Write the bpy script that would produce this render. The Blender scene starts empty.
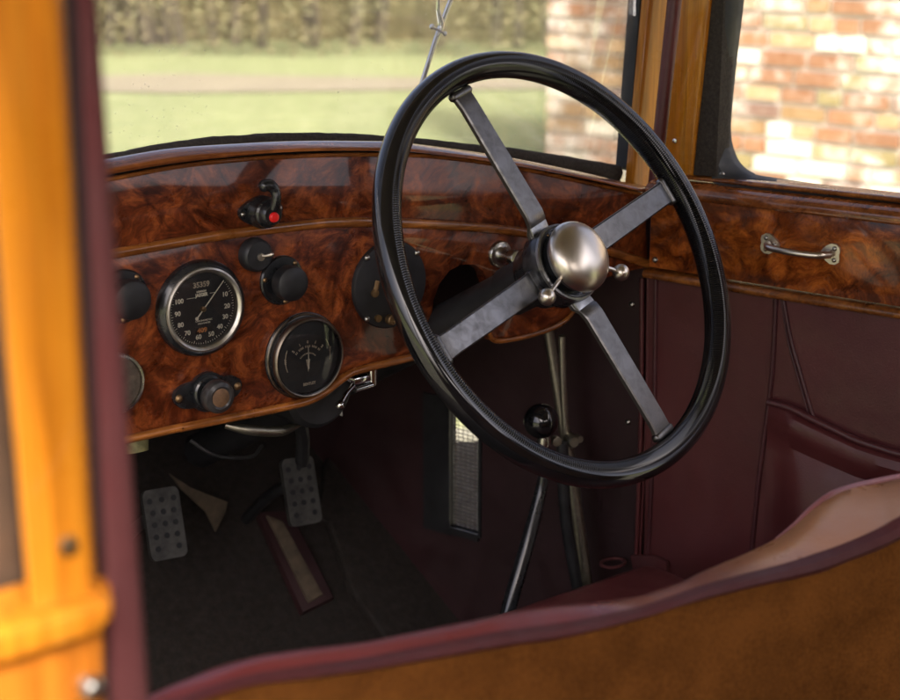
import bpy, bmesh, math, random
from mathutils import Vector, Matrix, noise
random.seed(7)
sc = bpy.context.scene
COL = sc.collection
PI = math.pi
V = Vector
# ------------------------------------------------------------------ camera frame (eye at the origin while building)
FPX = 1700.0
YAW, PIT = math.radians(38), math.radians(-16)
F = V((math.sin(YAW)*math.cos(PIT), math.cos(YAW)*math.cos(PIT), math.sin(PIT)))
R = V((math.cos(YAW), -math.sin(YAW), 0))
U = R.cross(F)
def ray(x, y): return F + R*((x-450)/FPX) - U*((y-350)/FPX)
def PY(x, y, Y):                       # point of a plane across the car
    d = ray(x, y); return d*(Y/d.y)
def PZ(x, y, z):
    d = ray(x, y); return d*(z/d.z)
W0 = V((1.415, 1.43, 0)); WF = V((-.26, .966, 0)).normalized(); WN = V((-WF.y, WF.x, 0))   # side of the car, WN points inwards
def PW(x, y, off=0.0):
    d = ray(x, y); p0 = W0 + WN*off
    return d*(p0.dot(WN)/d.dot(WN))
# ------------------------------------------------------------------ object helpers
MW = {}
def world(o): return MW.get(o.name, Matrix.Identity(4))
def place(o, m, parent=None):
    MW[o.name] = m.copy()
    if parent is not None:
        o.parent = parent
        o.matrix_basis = world(parent).inverted() @ m
    else:
        o.matrix_basis = m
def tag(o, label=None, cat=None, group=None, kind=None):
    if label: o['label'] = label
    if cat: o['category'] = cat
    if group: o['group'] = group
    if kind: o['kind'] = kind
    return o
def thing(name, loc, label, cat, group=None):
    o = bpy.data.objects.new(name, None); o.empty_display_size = .05
    COL.objects.link(o); place(o, Matrix.Translation(V(loc)))
    return tag(o, label, cat, group)
def obj(name, bm, mat, parent=None, m=None, smooth=True, label=None, center=True):
    """link a bmesh; m = world matrix of its local frame (None: built in world coordinates)"""
    bmesh.ops.recalc_face_normals(bm, faces=bm.faces)
    if m is None:
        if center and bm.verts:
            lo = V([min(v.co[i] for v in bm.verts) for i in range(3)]); hi = V([max(v.co[i] for v in bm.verts) for i in range(3)])
            c = (lo+hi)/2
            for v in bm.verts: v.co -= c
            m = Matrix.Translation(c)
        else: m = Matrix.Identity(4)
    me = bpy.data.meshes.new(name); bm.to_mesh(me); bm.free()
    if smooth:
        me.polygons.foreach_set('use_smooth', [True]*len(me.polygons))
        me.set_sharp_from_angle(angle=math.radians(40))
    o = bpy.data.objects.new(name, me); COL.objects.link(o)
    for mm in (mat if isinstance(mat, (list, tuple)) else [mat]): me.materials.append(mm)
    place(o, m, parent)
    if label: o['label'] = label
    return o
def BM(): return bmesh.new()
def box(bm, c, s, bev=0.0, rot=None, seg=2):
    r = bmesh.ops.create_cube(bm, size=1.0)
    vs = r['verts']; M = Matrix.Translation(V(c)) @ (rot.to_4x4() if rot else Matrix.Identity(4)) @ Matrix.Diagonal((*s, 1))
    bmesh.ops.transform(bm, matrix=M, verts=vs)
    if bev:
        es = list({e for v in vs for e in v.link_edges})
        bmesh.ops.bevel(bm, geom=es, offset=bev, segments=seg, affect='EDGES', profile=.5)
def prism(bm, pts, ext, bev=0.0, seg=2):
    """closed outline of 3D points, extruded by the vector ext"""
    a = [bm.verts.new(p) for p in pts]; f = bm.faces.new(a)
    r = bmesh.ops.extrude_face_region(bm, geom=[f])
    b = [g for g in r['geom'] if isinstance(g, bmesh.types.BMVert)]
    bmesh.ops.translate(bm, vec=ext, verts=b)
    if bev:
        bm.verts.ensure_lookup_table()
        vs = set(a)
        es = [e for e in bm.edges if e.verts[0] in vs and e.verts[1] in vs]
        bmesh.ops.bevel(bm, geom=es, offset=bev, segments=seg, affect='EDGES', profile=.5)
def lathe(bm, prof, n=48, c=(0,0,0), axis=None, squash=(1,1)):
    """profile of (radius, height) round the local z axis"""
    q = V(axis).to_track_quat('Z', 'Y').to_matrix() if axis is not None else Matrix.Identity(3)
    c = V(c); rings = []
    for r, h in prof:
        if r < 1e-6: rings.append([bm.verts.new(c + q @ V((0,0,h)))])
        else: rings.append([bm.verts.new(c + q @ V((r*math.cos(2*PI*i/n)*squash[0], r*math.sin(2*PI*i/n)*squash[1], h))) for i in range(n)])
    for A, B in zip(rings, rings[1:]):
        for i in range(n):
            j = (i+1) % n
            if len(A) == 1 and len(B) == 1: break
            if len(A) == 1: bm.faces.new((A[0], B[i], B[j]))
            elif len(B) == 1: bm.faces.new((A[i], A[j], B[0]))
            else: bm.faces.new((A[i], A[j], B[j], B[i]))
def ball(bm, c, r, seg=24):
    s = bmesh.ops.create_uvsphere(bm, u_segments=seg, v_segments=seg//2, radius=r)
    bmesh.ops.translate(bm, vec=V(c), verts=s['verts'])
def catmull(pts, n=8):
    pts = [V(p) for p in pts]; out = []
    P = [pts[0]*2-pts[1]] + pts + [pts[-1]*2-pts[-2]]
    for i in range(1, len(P)-2):
        for k in range(n):
            t = k/n; a, b, c, d = P[i-1:i+3]
            out.append(.5*((2*b)+(c-a)*t+(2*a-5*b+4*c-d)*t*t+(3*b-a-3*c+d)*t**3))
    out.append(pts[-1]); return out
def tube(bm, pts, r, seg=12, smooth=0, flat=1.0, up=None):
    if smooth: 
        rs = r if isinstance(r, (list, tuple)) else None
        m = len(pts); pts = catmull(pts, smooth)
        if rs: r = [rs[min(int(i/smooth), m-2)]*(1-(i/smooth-min(int(i/smooth), m-2))) + rs[min(int(i/smooth), m-2)+1]*(i/smooth-min(int(i/smooth), m-2)) for i in range(len(pts))]
    pts = [V(p) for p in pts]; rings = []; prev = None
    for i, p in enumerate(pts):
        t = (pts[min(i+1, len(pts)-1)]-pts[max(i-1, 0)]).normalized()
        if prev is None:
            prev = V(up) if up else (V((0,0,1)) if abs(t.z) < .9 else V((1,0,0)))
        x = prev - t*prev.dot(t); x.normalize(); prev = x; y = t.cross(x)
        rr = r[i] if isinstance(r, (list, tuple)) else r
        rings.append([bm.verts.new(p + x*rr*math.cos(2*PI*k/seg) + y*rr*flat*math.sin(2*PI*k/seg)) for k in range(seg)])
    for A, B in zip(rings, rings[1:]):
        for k in range(seg): bm.faces.new((A[k], A[(k+1)%seg], B[(k+1)%seg], B[k]))
    bm.faces.new(rings[0][::-1]); bm.faces.new(rings[-1])
def strip(bm, rows):
    """grid surface from rows of points"""
    vs = [[bm.verts.new(p) for p in r] for r in rows]
    for A, B in zip(vs, vs[1:]):
        for i in range(len(A)-1): bm.faces.new((A[i], A[i+1], B[i+1], B[i]))
def text_bm(bm, s, size, c, rot=0.0, depth=.0002, bold=.0, sx=1.0):
    cu = bpy.data.curves.new('lettering', 'FONT'); cu.body = s; cu.size = size
    cu.align_x = 'CENTER'; cu.align_y = 'CENTER'; cu.extrude = depth; cu.offset = bold; cu.resolution_u = 3
    t = bpy.data.objects.new('lettering', cu); COL.objects.link(t)
    dg = bpy.context.evaluated_depsgraph_get(); me = bpy.data.meshes.new_from_object(t.evaluated_get(dg))
    me.transform(Matrix.Translation(V(c)) @ Matrix.Rotation(rot, 4, 'Z') @ Matrix.Diagonal((sx, 1, 1, 1)))
    bm.from_mesh(me); bpy.data.objects.remove(t); bpy.data.curves.remove(cu); bpy.data.meshes.remove(me)
def screws(items, mat, par, m=None, name='screw', shape=None):
    for c, r, ax in items:
        bm = BM(); c = V(c)
        screw(bm, (0,0,0), r, ax)
        o = obj(name, bm, mat, par, (m if m is not None else Matrix.Identity(4)) @ Matrix.Translation(c))
# ------------------------------------------------------------------ materials
class NT:
    def __init__(s, name):
        s.m = bpy.data.materials.new(name); s.m.use_nodes = True; s.t = s.m.node_tree
        s.b = s.t.nodes['Principled BSDF']; s.out = s.t.nodes['Material Output']
        s._c = None
    def n(s, typ, **k):
        x = s.t.nodes.new(typ)
        for a, v in k.items(): setattr(x, a, v)
        return x
    def l(s, a, b): s.t.links.new(a, b)
    @property
    def co(s):
        if s._c is None: s._c = s.n('ShaderNodeTexCoord').outputs['Object']
        return s._c
    def noise(s, scale, detail=4, rough=.55, dist=0.0, vec=None, sc3=None):
        x = s.n('ShaderNodeTexNoise'); x.inputs['Scale'].default_value = scale; x.inputs['Detail'].default_value = detail
        x.inputs['Roughness'].default_value = rough; x.inputs['Distortion'].default_value = dist
        v = vec if vec is not None else s.co
        if sc3:
            mp = s.n('ShaderNodeMapping'); mp.inputs['Scale'].default_value = sc3; s.l(v, mp.inputs['Vector']); v = mp.outputs[0]
        s.l(v, x.inputs['Vector']); return x
    def ramp(s, fac, stops, interp='LINEAR'):
        x = s.n('ShaderNodeValToRGB'); x.color_ramp.interpolation = interp; e = x.color_ramp.elements
        while len(e) < len(stops): e.new(.5)
        for i, (p, c) in enumerate(stops):
            e[i].position = p; e[i].color = (*c, 1) if hasattr(c, '__len__') else (c, c, c, 1)
        s.l(fac, x.inputs[0]); return x.outputs[0]
    def mix(s, fac, a, b, mode='MIX'):
        x = s.n('ShaderNodeMix', data_type='RGBA', blend_type=mode)
        for sock, v in ((x.inputs['Factor'], fac), (x.inputs['A'], a), (x.inputs['B'], b)):
            if hasattr(v, 'is_output'): s.l(v, sock)
            elif sock.type == 'VALUE': sock.default_value = v
            else: sock.default_value = (*v, 1)
        return x.outputs['Result']
    def bump(s, h, strength=.3, dist=.001):
        x = s.n('ShaderNodeBump'); x.inputs['Strength'].default_value = strength; x.inputs['Distance'].default_value = dist
        s.l(h, x.inputs['Height']); s.l(x.outputs[0], s.b.inputs['Normal']); return x
    def set(s, **k):
        for a, v in k.items():
            i = s.b.inputs[a.replace('_', ' ')]
            if hasattr(v, 'is_output'): s.l(v, i)
            else: i.default_value = (*v, 1) if (hasattr(v, '__len__') and i.type == 'RGBA') else v
        return s
def walnut(name, dark, mid, lite, scale=1.0, rough=.3, coat=.6, straight=False, axis='x'):
    t = NT(name)
    w = t.noise(7*scale, 3, .5, 0.6)
    sub = t.n('ShaderNodeVectorMath', operation='MULTIPLY_ADD'); t.l(w.outputs['Color'], sub.inputs[0]); sub.inputs[1].default_value = (.10, .10, .10) if not straight else (.01,.01,.01); t.l(t.co, sub.inputs[2])
    n1 = t.noise(21*scale, 10, .72, .9, vec=sub.outputs[0], sc3=(1, .6, 1.3) if not straight else ((.08, 1.5, 2.2) if axis == 'x' else (2.2, 2.2, .07)))
    n2 = t.noise(13*scale, 6, .6, 1.6, vec=sub.outputs[0], sc3=(1,1,1) if not (straight and axis == 'z') else (1,1,.1))
    n3 = t.noise(260*scale, 3, .6, 0.4, vec=sub.outputs[0], sc3=(.35, 1, 1) if not straight else ((.05,1,1.5) if axis == 'x' else (1.2,1.2,.03)))
    c1 = t.ramp(n1.outputs[0], [(.30, dark), (.47, mid), (.60, lite), (.72, mid)])
    c2 = t.ramp(n2.outputs[0], [(.34, (.26,.2,.2) if not straight else (.7,.66,.6)), (.52, (.85,.8,.8)), (.66, (1.3,1.25,1.2))])
    c = t.mix(1.0, c1, c2, 'MULTIPLY')
    c3 = t.ramp(n3.outputs[0], [(.35, .45), (.55, 1.0)])
    c = t.mix(.55, c, c3, 'MULTIPLY')
    # small burr eyes
    vo = t.n('ShaderNodeTexVoronoi'); vo.inputs['Scale'].default_value = 55*scale; t.l(sub.outputs[0], vo.inputs['Vector'])
    eye = t.ramp(vo.outputs['Distance'], [(.05, .25), (.22, 1.0)])
    em = t.ramp(t.noise(12*scale, 2).outputs[0], [(.5, 0.0), (.62, .75)])
    if not straight: c = t.mix(em, c, t.mix(1.0, c, eye, 'MULTIPLY'))
    r = t.ramp(t.noise(30, 4).outputs[0], [(.35, rough*.75), (.7, rough*1.35)])
    t.set(Base_Color=c, Roughness=r, Coat_Weight=coat, Coat_Roughness=.06, Specular_IOR_Level=.22)
    t.bump(n1.outputs[0], .12, .0006)
    return t.m
def leather(name, c1, c2, rough=.42, grain=500, wear_sheen=None):
    t = NT(name)
    n = t.noise(6, 5, .6); c = t.ramp(n.outputs[0], [(.3, c1), (.7, c2)])
    if wear_sheen:
        x0, x1, wc = wear_sheen
        sx = t.n('ShaderNodeSeparateXYZ'); t.l(t.co, sx.inputs[0])
        ad = t.n('ShaderNodeMath', operation='MULTIPLY_ADD'); t.l(t.noise(9, 4).outputs[0], ad.inputs[0]); ad.inputs[1].default_value = .25; t.l(sx.outputs['X'], ad.inputs[2])
        c = t.mix(t.ramp(ad.outputs[0], [(x0, 0.0), (x1, 1.0)]), c, wc)
    v = t.n('ShaderNodeTexVoronoi'); v.inputs['Scale'].default_value = grain; t.l(t.co, v.inputs['Vector'])
    t.set(Base_Color=c, Roughness=t.ramp(t.noise(25, 4).outputs[0], [(.3, rough*.8), (.7, rough*1.3)]))
    b = t.bump(v.outputs['Distance'], .25, .0005)
    b2 = t.n('ShaderNodeBump'); b2.inputs['Strength'].default_value = .35; b2.inputs['Distance'].default_value = .004
    t.l(t.noise(14, 3).outputs[0], b2.inputs['Height']); t.l(b2.outputs[0], b.inputs['Normal'])
    return t.m
def metal(name, col, rough, dirt=.5, met=1.0, sc_=60, bump=.05, rv=1.7):
    t = NT(name); n = t.noise(sc_, 6, .65, .5); n2 = t.noise(sc_*.25, 4, .6)
    c = t.ramp(n.outputs[0], [(.3, tuple(x*(1-dirt) for x in col)), (.6, col)])
    c = t.mix(t.ramp(n2.outputs[0], [(.4, 0.0), (.7, dirt*.7)]), c, tuple(x*.35 for x in col))
    t.set(Base_Color=c, Metallic=met, Roughness=t.ramp(n.outputs[0], [(.3, min(1, rough*rv)), (.65, rough)]))
    t.bump(n.outputs[0], bump, .0006); return t.m
def plain(name, col, rough=.4, var=.25, sc_=40, coat=0.0, bump=.08, met=0.0):
    t = NT(name); n = t.noise(sc_, 6, .6)
    t.set(Base_Color=t.ramp(n.outputs[0], [(.3, tuple(x*(1-var) for x in col)), (.7, tuple(min(1, x*(1+var)) for x in col))]),
          Roughness=t.ramp(t.noise(sc_*.6, 5).outputs[0], [(.3, rough*.75), (.7, min(1, rough*1.3))]), Coat_Weight=coat, Coat_Roughness=.08, Metallic=met)
    t.bump(n.outputs[0], bump, .0006); return t.m
M = {}
M['burr'] = walnut('burr_walnut', (.026,.007,.0032), (.135,.030,.0095), (.31,.082,.021), 1.25)
M['burr2'] = walnut('burr_walnut_door', (.03,.008,.003), (.26,.062,.011), (.52,.15,.022), 1.3, .26)
M['bead'] = walnut('walnut_bead', (.07,.02,.005), (.25,.085,.018), (.42,.16,.035), 1.0, .3, .6, True)
M['cap'] = walnut('walnut_capping', (.07,.02,.007), (.24,.075,.02), (.36,.125,.035), 1.0, .16, 1.0, True)
M['oak'] = walnut('varnished_ash', (.27,.085,.007), (.47,.165,.010), (.60,.24,.018), .7, .35, .7, True, 'z')
M['oak_shade'] = walnut('varnished_ash_shaded', (.20,.06,.008), (.38,.12,.012), (.50,.18,.02), .7, .3, .7, True, 'z')  # shaded copy of the ash, darkened for the face below the lit rail
M['oak3'] = walnut('varnished_ash_pillar', (.34,.11,.008), (.56,.20,.012), (.70,.30,.02), .7, .3, .7, True, 'z')
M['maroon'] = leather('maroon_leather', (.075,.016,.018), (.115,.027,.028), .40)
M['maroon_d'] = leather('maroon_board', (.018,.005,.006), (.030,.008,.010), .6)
M['maroon_l'] = leather('maroon_piping', (.05,.008,.009), (.08,.013,.014), .55)
M['maroon_p'] = leather('maroon_windlace', (.058,.012,.013), (.09,.019,.021), .85)
M['seatleather'] = leather('worn_sheen_seat_leather', (.10,.018,.019), (.17,.032,.03), .30, 350, (.02, .22, (.46,.20,.08)))  # tan end paints worn leather and its highlight together
M['nickel'] = metal('brushed_nickel', (.72,.66,.57), .28, .03, sc_=25, bump=.0, rv=1.25)
M['chrome'] = metal('chrome', (.72,.72,.70), .10, .2)
M['chrome_old'] = metal('tarnished_chrome', (.55,.53,.48), .22, .45)
M['chrome_ring'] = metal('aged_chrome_ring', (.70,.67,.60), .3, .3)
M['bezel'] = metal('dark_tarnished_bezel', (.30,.25,.20), .3, .4)
M['brass'] = metal('worn_brass', (.42,.27,.14), .35, .5)
M['steel'] = metal('gunmetal_spoke', (.21,.205,.20), .28, .35, sc_=70, bump=.05)
M['steel_l'] = metal('worn_steel', (.42,.43,.44), .3, .5)
M['olive'] = metal('tarnished_lever_steel', (.50,.47,.38), .3, .35)
M['black'] = plain('black_bakelite', (.012,.013,.015), .28, .4, 60, .4)
M['blackm'] = plain('black_satin', (.014,.014,.016), .5, .4, 50)
M['rim'] = plain('black_celluloid_rim', (.007,.007,.008), .10, .4, 50, .5, .01)
M['rubber'] = plain('black_rubber_seal', (.020,.022,.026), .55, .3, 30)
M['felt'] = plain('dark_felt_roll', (.035,.028,.022), .95, .5, 300, 0, .9)
M['red'] = plain('red_jewel', (.75,.015,.015), .3, .1, 60, .5)
M['dial'] = plain('dial_black', (.010,.010,.012), .6, .3, 120)
M['ink'] = plain('dial_numerals', (.80,.76,.62), .7, .15, 300)
M['inkd'] = plain('dial_ink_dim', (.50,.43,.32), .7, .3, 300)
M['inko'] = plain('trip_counter_ink', (.55,.22,.07), .7, .3, 300)
M['carpet'] = plain('brown_carpet', (.011,.007,.005), .98, .6, 140, 0, .9)
M['under'] = plain('black_painted_underside', (.006,.007,.009), .7, .4, 20)
M['pedal'] = plain('worn_rubber_pedal', (.034,.033,.031), .5, .7, 60)
M['canvas'] = plain('beige_canvas', (.075,.055,.036), .95, .5, 40)
M['roof'] = plain('roof_lining', (.22,.17,.12), .9, .1, 40)
M['pale_gloss'] = plain('pale_gloss_bonnet', (.75,.74,.70), .2, .04, 3, .8, 0)  # near-white gloss finish
def suede():
    t = NT('tan_seat_carpet'); n = t.noise(420, 4, .7); n2 = t.noise(14, 5, .6)
    c = t.mix(.5, t.ramp(n.outputs[0], [(.3, (.055,.017,.003)), (.7, (.26,.095,.018))]), t.ramp(n2.outputs[0], [(.3, (.06,.018,.003)), (.7, (.27,.095,.018))]))
    t.set(Base_Color=c, Roughness=1.0, Specular_IOR_Level=.1); t.bump(n.outputs[0], .9, .003); return t.m
M['suede'] = suede()
def glass(name, tint=(1,1,1), dust=.05, refl=.7):
    t = NT(name); t.t.nodes.remove(t.b)
    tr = t.n('ShaderNodeBsdfTransparent'); tr.inputs[0].default_value = (*tint, 1)
    gl = t.n('ShaderNodeBsdfGlossy'); gl.inputs['Roughness'].default_value = .03
    df = t.n('ShaderNodeBsdfDiffuse'); df.inputs[0].default_value = (.75,.73,.68,1)
    fr = t.n('ShaderNodeFresnel'); fr.inputs[0].default_value = 1.45
    mu = t.n('ShaderNodeMath', operation='MULTIPLY'); mu.inputs[1].default_value = refl; t.l(fr.outputs[0], mu.inputs[0])
    m1 = t.n('ShaderNodeMixShader'); t.l(mu.outputs[0], m1.inputs[0]); t.l(tr.outputs[0], m1.inputs[1]); t.l(gl.outputs[0], m1.inputs[2])
    n = t.noise(420, 2, .5); n2 = t.noise(5, 4)
    sp = t.ramp(n.outputs[0], [(.68, dust*.8), (.74, dust*3)])
    ml = t.n('ShaderNodeMath', operation='MULTIPLY'); t.l(sp, ml.inputs[0]); t.l(t.ramp(n2.outputs[0], [(.35, .3), (.65, 1.2)]), ml.inputs[1])
    m2 = t.n('ShaderNodeMixShader'); t.l(ml.outputs[0], m2.inputs[0]); t.l(m1.outputs[0], m2.inputs[1]); t.l(df.outputs[0], m2.inputs[2])
    t.l(m2.outputs[0], t.out.inputs[0]); return t.m
M['screen'] = glass('dusty_windscreen_glass', dust=.11, refl=.6)
M['glass'] = glass('side_glass', dust=.02, refl=.6)
M['lens'] = glass('gauge_glass', dust=.012, refl=1.0)

DY = 1.43                                             # face of the dashboard
G90 = Matrix.Rotation(PI/2, 4, 'X')                   # local z -> towards the seats, local y -> up
def GF(x, y, off=0.0, Y=DY): return Matrix.Translation(PY(x, y, Y) - V((0, off, 0))) @ G90
def loc(m, x, y, h=0):                                # pixel -> local coordinates on a dash-parallel frame m
    p = m.inverted() @ PY(x, y, m.translation.y); return V((p.x, p.y, h))
def screw(bm, c, r=.0035, axis=(0,0,1), n=14):
    lathe(bm, [(0, r*.75), (r*.5, r*.68), (r*.85, r*.35), (r, 0), (0, -.0005)], n, c, axis)
def arch(A, X): return next((p.z+(q.z-p.z)*(X-p.x)/(q.x-p.x+1e-9) for p, q in zip(A, A[1:]) if p.x <= X <= q.x), A[-1].z if X > A[-1].x else A[0].z)
# ================================================================== DASHBOARD
dash = thing('dashboard', PY(300, 300, DY), 'burr walnut dashboard with gauges, switches and a rounded capping rail below the windscreen', 'dashboard')
def curve_px(pts, Y, ex=True, x0=.78):
    w = [PY(x, y, Y) for x, y in pts]; w.sort(key=lambda p: p.x)
    if ex:                                            # carry the arch on to the left door by symmetry
        zr = lambda X: next((a.z+(b.z-a.z)*(X-a.x)/(b.x-a.x) for a, b in zip(w, w[1:]) if a.x <= X <= b.x), w[-1].z)
        L = []
        X = w[0].x-.06
        zl = w[0].z
        off = w[0].z - zr(2*x0-w[0].x)
        while X > .22:
            L.append(V((X, Y, zr(2*x0-X)+off))); X -= .06
        w = L[::-1] + w
    return catmull(w, 6)
rail_top = [(107,162),(177,150),(242,145),(307,142),(372,142),(417,144),(511,157),(587,172),(647,186)]
rail_bot = [(107,176),(177,164),(242,157),(307,152),(372,151),(436,153),(511,163),(587,179),(645,191)]
fas_top  = [(107,181),(177,168),(242,161),(307,157),(372,156),(436,158),(511,168),(587,184),(645,196)]
bead_c   = [(121,252),(167,244),(214,236),(286,227),(350,222),(446,225),(521,232),(590,246),(648,264)]
lower_top= [(121,254),(167,246),(214,238),(286,229),(350,224),(446,227),(521,234),(590,248),(648,266)]
# upper fascia
top = curve_px(fas_top, DY); bot = curve_px(bead_c, DY)
bm = BM(); prism(bm, top + bot[::-1], V((0,.016,0)), .0015)
obj('upper_fascia', bm, M['burr'], dash)
bb = [V((X, DY+.017, arch(top, X)+.007)) for X in [.22+i*(1.43-.22)/60 for i in range(61)]]
bm = BM(); prism(bm, bb + [V((1.43,DY+.017,-.43)), V((.22,DY+.017,-.43))], V((0,.006,0))); obj('daylight_stop_board', bm, M['under'], dash, smooth=False)  # added board, blocks daylight leaking between rail and fascia
# capping rail, a rolled section swept along the arch
a = curve_px(rail_top, DY-.006); b = curve_px(rail_bot, DY-.012)
xs = [.24+i*(1.412-.24)/80 for i in range(81)]
rows = []
for X in xs:
    zt, zb = arch(a, X), arch(b, X); h = zt-zb
    sec = [(DY+.045, zb), (DY+.045, zt-.008), (DY+.016, zt-.0020), (DY+.010, zt-.0010), (DY+.006, zt-.0016), (DY-.009, zt-.0050), (DY-.0115, zt-.0064), (DY-.0125, zt-.0085), (DY-.011, zb+.0008), (DY-.007, zb), (DY+.018, zb-.0005)]
    rows.append([V((X, y, z)) for y, z in sec])
bm = BM(); strip(bm, rows); obj('capping_rail', bm, M['cap'], dash)
# small ledge below it, a dark shadow gap with a thin bead
bm = BM(); tube(bm, [V((X, DY-.001, arch(top, X)+.0015)) for X in xs], .0022, 8); obj('bead_moulding', bm, M['bead'], dash)
# felt crash roll behind the rail
ft = curve_px([(107,152),(177,139),(242,133),(307,131),(393,135),(471,143),(511,147),(587,159),(636,168)], DY+.06)
bm = BM(); tube(bm, [V((X, DY+.055+.001*math.sin(X*90), arch(ft, X)-.0115)) for X in [.24+i*(1.418-.24)/120 for i in range(121)]], .0105, 14)
for v in bm.verts: v.co += noise.noise_vector(v.co*260)*.0009
obj('felt_roll', bm, M['felt'], dash)
# mid bead
bm = BM(); cb = curve_px(bead_c, DY)
tube(bm, [p+V((0,-.002,0)) for p in cb], .0052, 12, flat=.8)
obj('bead_moulding', bm, M['bead'], dash)
# lower fascia: drop section, column slot, right lobe
lt = [PY(x, y, DY) for x, y in lower_top]; lt = curve_px(lower_top, DY)
low_l = [(133,441),(180,431),(230,421),(275,412),(305,405),(322,397),(334,388),(346,379),(360,373),(400,363),(425,357),(432,352),(432,318),(434,300),(440,284),(450,271),(462,265),(474,265),(483,271),(488,284),(489,310),(489,334),(492,341),(500,343),(520,340),(545,333),(562,325),(572,315),(578,303),(588,290),(602,280),(620,273),(640,269),(649,269)]
lw = [PY(x, y, DY) for x, y in low_l]
zL = lw[0].z
bm = BM(); prism(bm, lt + lw[::-1] + [V((.9*lw[0].x+.1*.25, DY, zL)), V((.22, DY, zL))], V((0,.016,0)), .0015)
obj('lower_fascia', bm, M['burr'], dash)
bm = BM()
e1 = [V((.22, DY-.003, zL+.003))]+[PY(x, y-3, DY-.003) for x, y in low_l[:12]]
tube(bm, catmull(e1, 4), .0045, 10)
e2 = [PY(x, y-2, DY-.003) for x, y in low_l[21:29]]
tube(bm, catmull(e2, 4), .003, 10)
obj('edge_moulding', bm, M['bead'], dash)

# ---- speedometer
def sub(name, bm, mat, par, m, **k): return obj(name, bm, mat, par, m, **k)
m = GF(199, 307.5)
bm = BM(); lathe(bm, [(.0484, -.001), (.0487, .004), (.047, .009), (.0435, .0115), (.0405, .0105), (.040, .006), (0, .0055)], 96)
sp = sub('speedometer', bm, M['black'], dash, m, label='large speedometer with black bezel, bright inner ring and white numerals')
bm = BM(); lathe(bm, [(.0430, .0106), (.0422, .0128), (.0405, .0136), (.0385, .0125), (.0368, .0095), (.0366, .007)], 96); sub('chrome_ring', bm, M['chrome_ring'], sp, m)
bm = BM(); lathe(bm, [(.0372, .0066), (0, .0066)], 64); sub('dial', bm, M['dial'], sp, m)
bm = BM()
nums = {10:22, 20:-3, 30:-25, 40:-48, 50:-72, 60:-102, 70:-130, 80:-154, 90:-178, 100:-203}
for k, a_ in nums.items():
    t_ = math.radians(a_); text_bm(bm, str(k), .0066, (.0278*math.cos(t_), .0285*math.sin(t_), .0070), 0, bold=.00012)
for i in range(61):
    t_ = math.radians(45 - i*(45+218)/60); L = .0028 if i % 5 == 0 else .0014
    r0 = .0355
    box(bm, (math.cos(t_)*(r0-L/2), math.sin(t_)*(r0-L/2), .0069), (L, .00045, .0003), rot=Matrix.Rotation(t_, 3, 'Z'))
text_bm(bm, 'CHRONOMETRIC', .0024, (.001, -.0118, .0070), sx=1.0); text_bm(bm, 'SPEEDOMETER', .0022, (.001, -.0146, .0070))
text_bm(bm, 'SMITHS' if False else 'JAEGER', .0046, (-.0005, .0142, .0070), bold=.0002, sx=.9)
text_bm(bm, 'LONDON', .0024, (-.0005, .0178, .0070), bold=.0001)
box(bm, (-.0125, .0125, .0069), (.009, .0004, .0003)); box(bm, (.0125, .0145, .0069), (.007, .0004, .0003))
sub('numerals', bm, M['ink'], sp, m)
for cc_, ss_ in (((-.0005, .0245, .0068), (.0235, .0070, .0005)), ((0, -.0215, .0068), (.0175, .0060, .0005))):
    bm = BM(); box(bm, cc_, ss_); sub('counter_window', bm, M['black'], sp, m)
bm = BM(); text_bm(bm, '35359', .0074, (-.0005, .0245, .0073), bold=.0002); sub('odometer_figures', bm, M['inkd'], sp, m)
bm = BM(); text_bm(bm, '409', .0066, (-.0015, -.0215, .0073), bold=.0002, sx=1.1); sub('trip_figures', bm, M['inko'], sp, m)
bm = BM()
na = math.radians(47)
d_ = V((math.cos(na), math.sin(na), 0)); q_ = V((-d_.y, d_.x, 0)); h_ = V((0,0,.0088))
prism(bm, [h_-d_*.011+q_*.0006, h_+d_*.034+q_*.0004, h_+d_*.035, h_+d_*.034-q_*.0004, h_-d_*.011-q_*.0006], V((0,0,.0005)))
lathe(bm, [(.0017,.0085),(.0017,.0095),(0,.0096)], 20, tuple(-d_*.0115))
sub('needle', bm, M['ink'], sp, m)
bm = BM(); lathe(bm, [(.0027,.007),(.0027,.0098),(.0012,.0102),(0,.0102)], 24); sub('needle_hub', bm, M['brass'], sp, m)
bm = BM(); lathe(bm, [(.0378, .0112), (.02, .0124), (0, .0128)], 48); sub('gauge_glass', bm, M['lens'], sp, m)
# ---- ammeter
m = GF(302, 355)
bm = BM(); lathe(bm, [(.0455, -.001), (.0458, .0025), (.0440, .004), (.0420, .0045), (.0415, .014), (.0400, .0155), (.0385, .0150), (.0380, .010), (0, .010)], 96)
am = sub('ammeter', bm, M['black'], dash, m, label='deep round ammeter with small fan-shaped scale')
bm = BM(); lathe(bm, [(.0450,.0036),(.0441,.0050),(.0428,.0048)], 96); lathe(bm, [(.0422,.0105),(.0428,.0125),(.0418,.0152),(.0405,.0162),(.0395,.0158)], 96); sub('bezel_ring', bm, M['bezel'], am, m)
bm = BM(); lathe(bm, [(.0378,.0108),(0,.0108)], 64); sub('dial', bm, plain('ammeter_dial', (.018,.020,.022), .5, .3, 100), am, m)
bm = BM()
for rr, n_, th in ((.020, 20, .0022), (.0125, 14, .0014)):
    for i in range(n_):
        t_ = math.radians(90 + (i/(n_-1)-.5)*92)
        if rr > .015 and i % 5 == 2: continue
        box(bm, (math.cos(t_)*rr, -.008+math.sin(t_)*rr, .0112), (th, .0009, .0003), rot=Matrix.Rotation(t_, 3, 'Z'))
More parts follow.
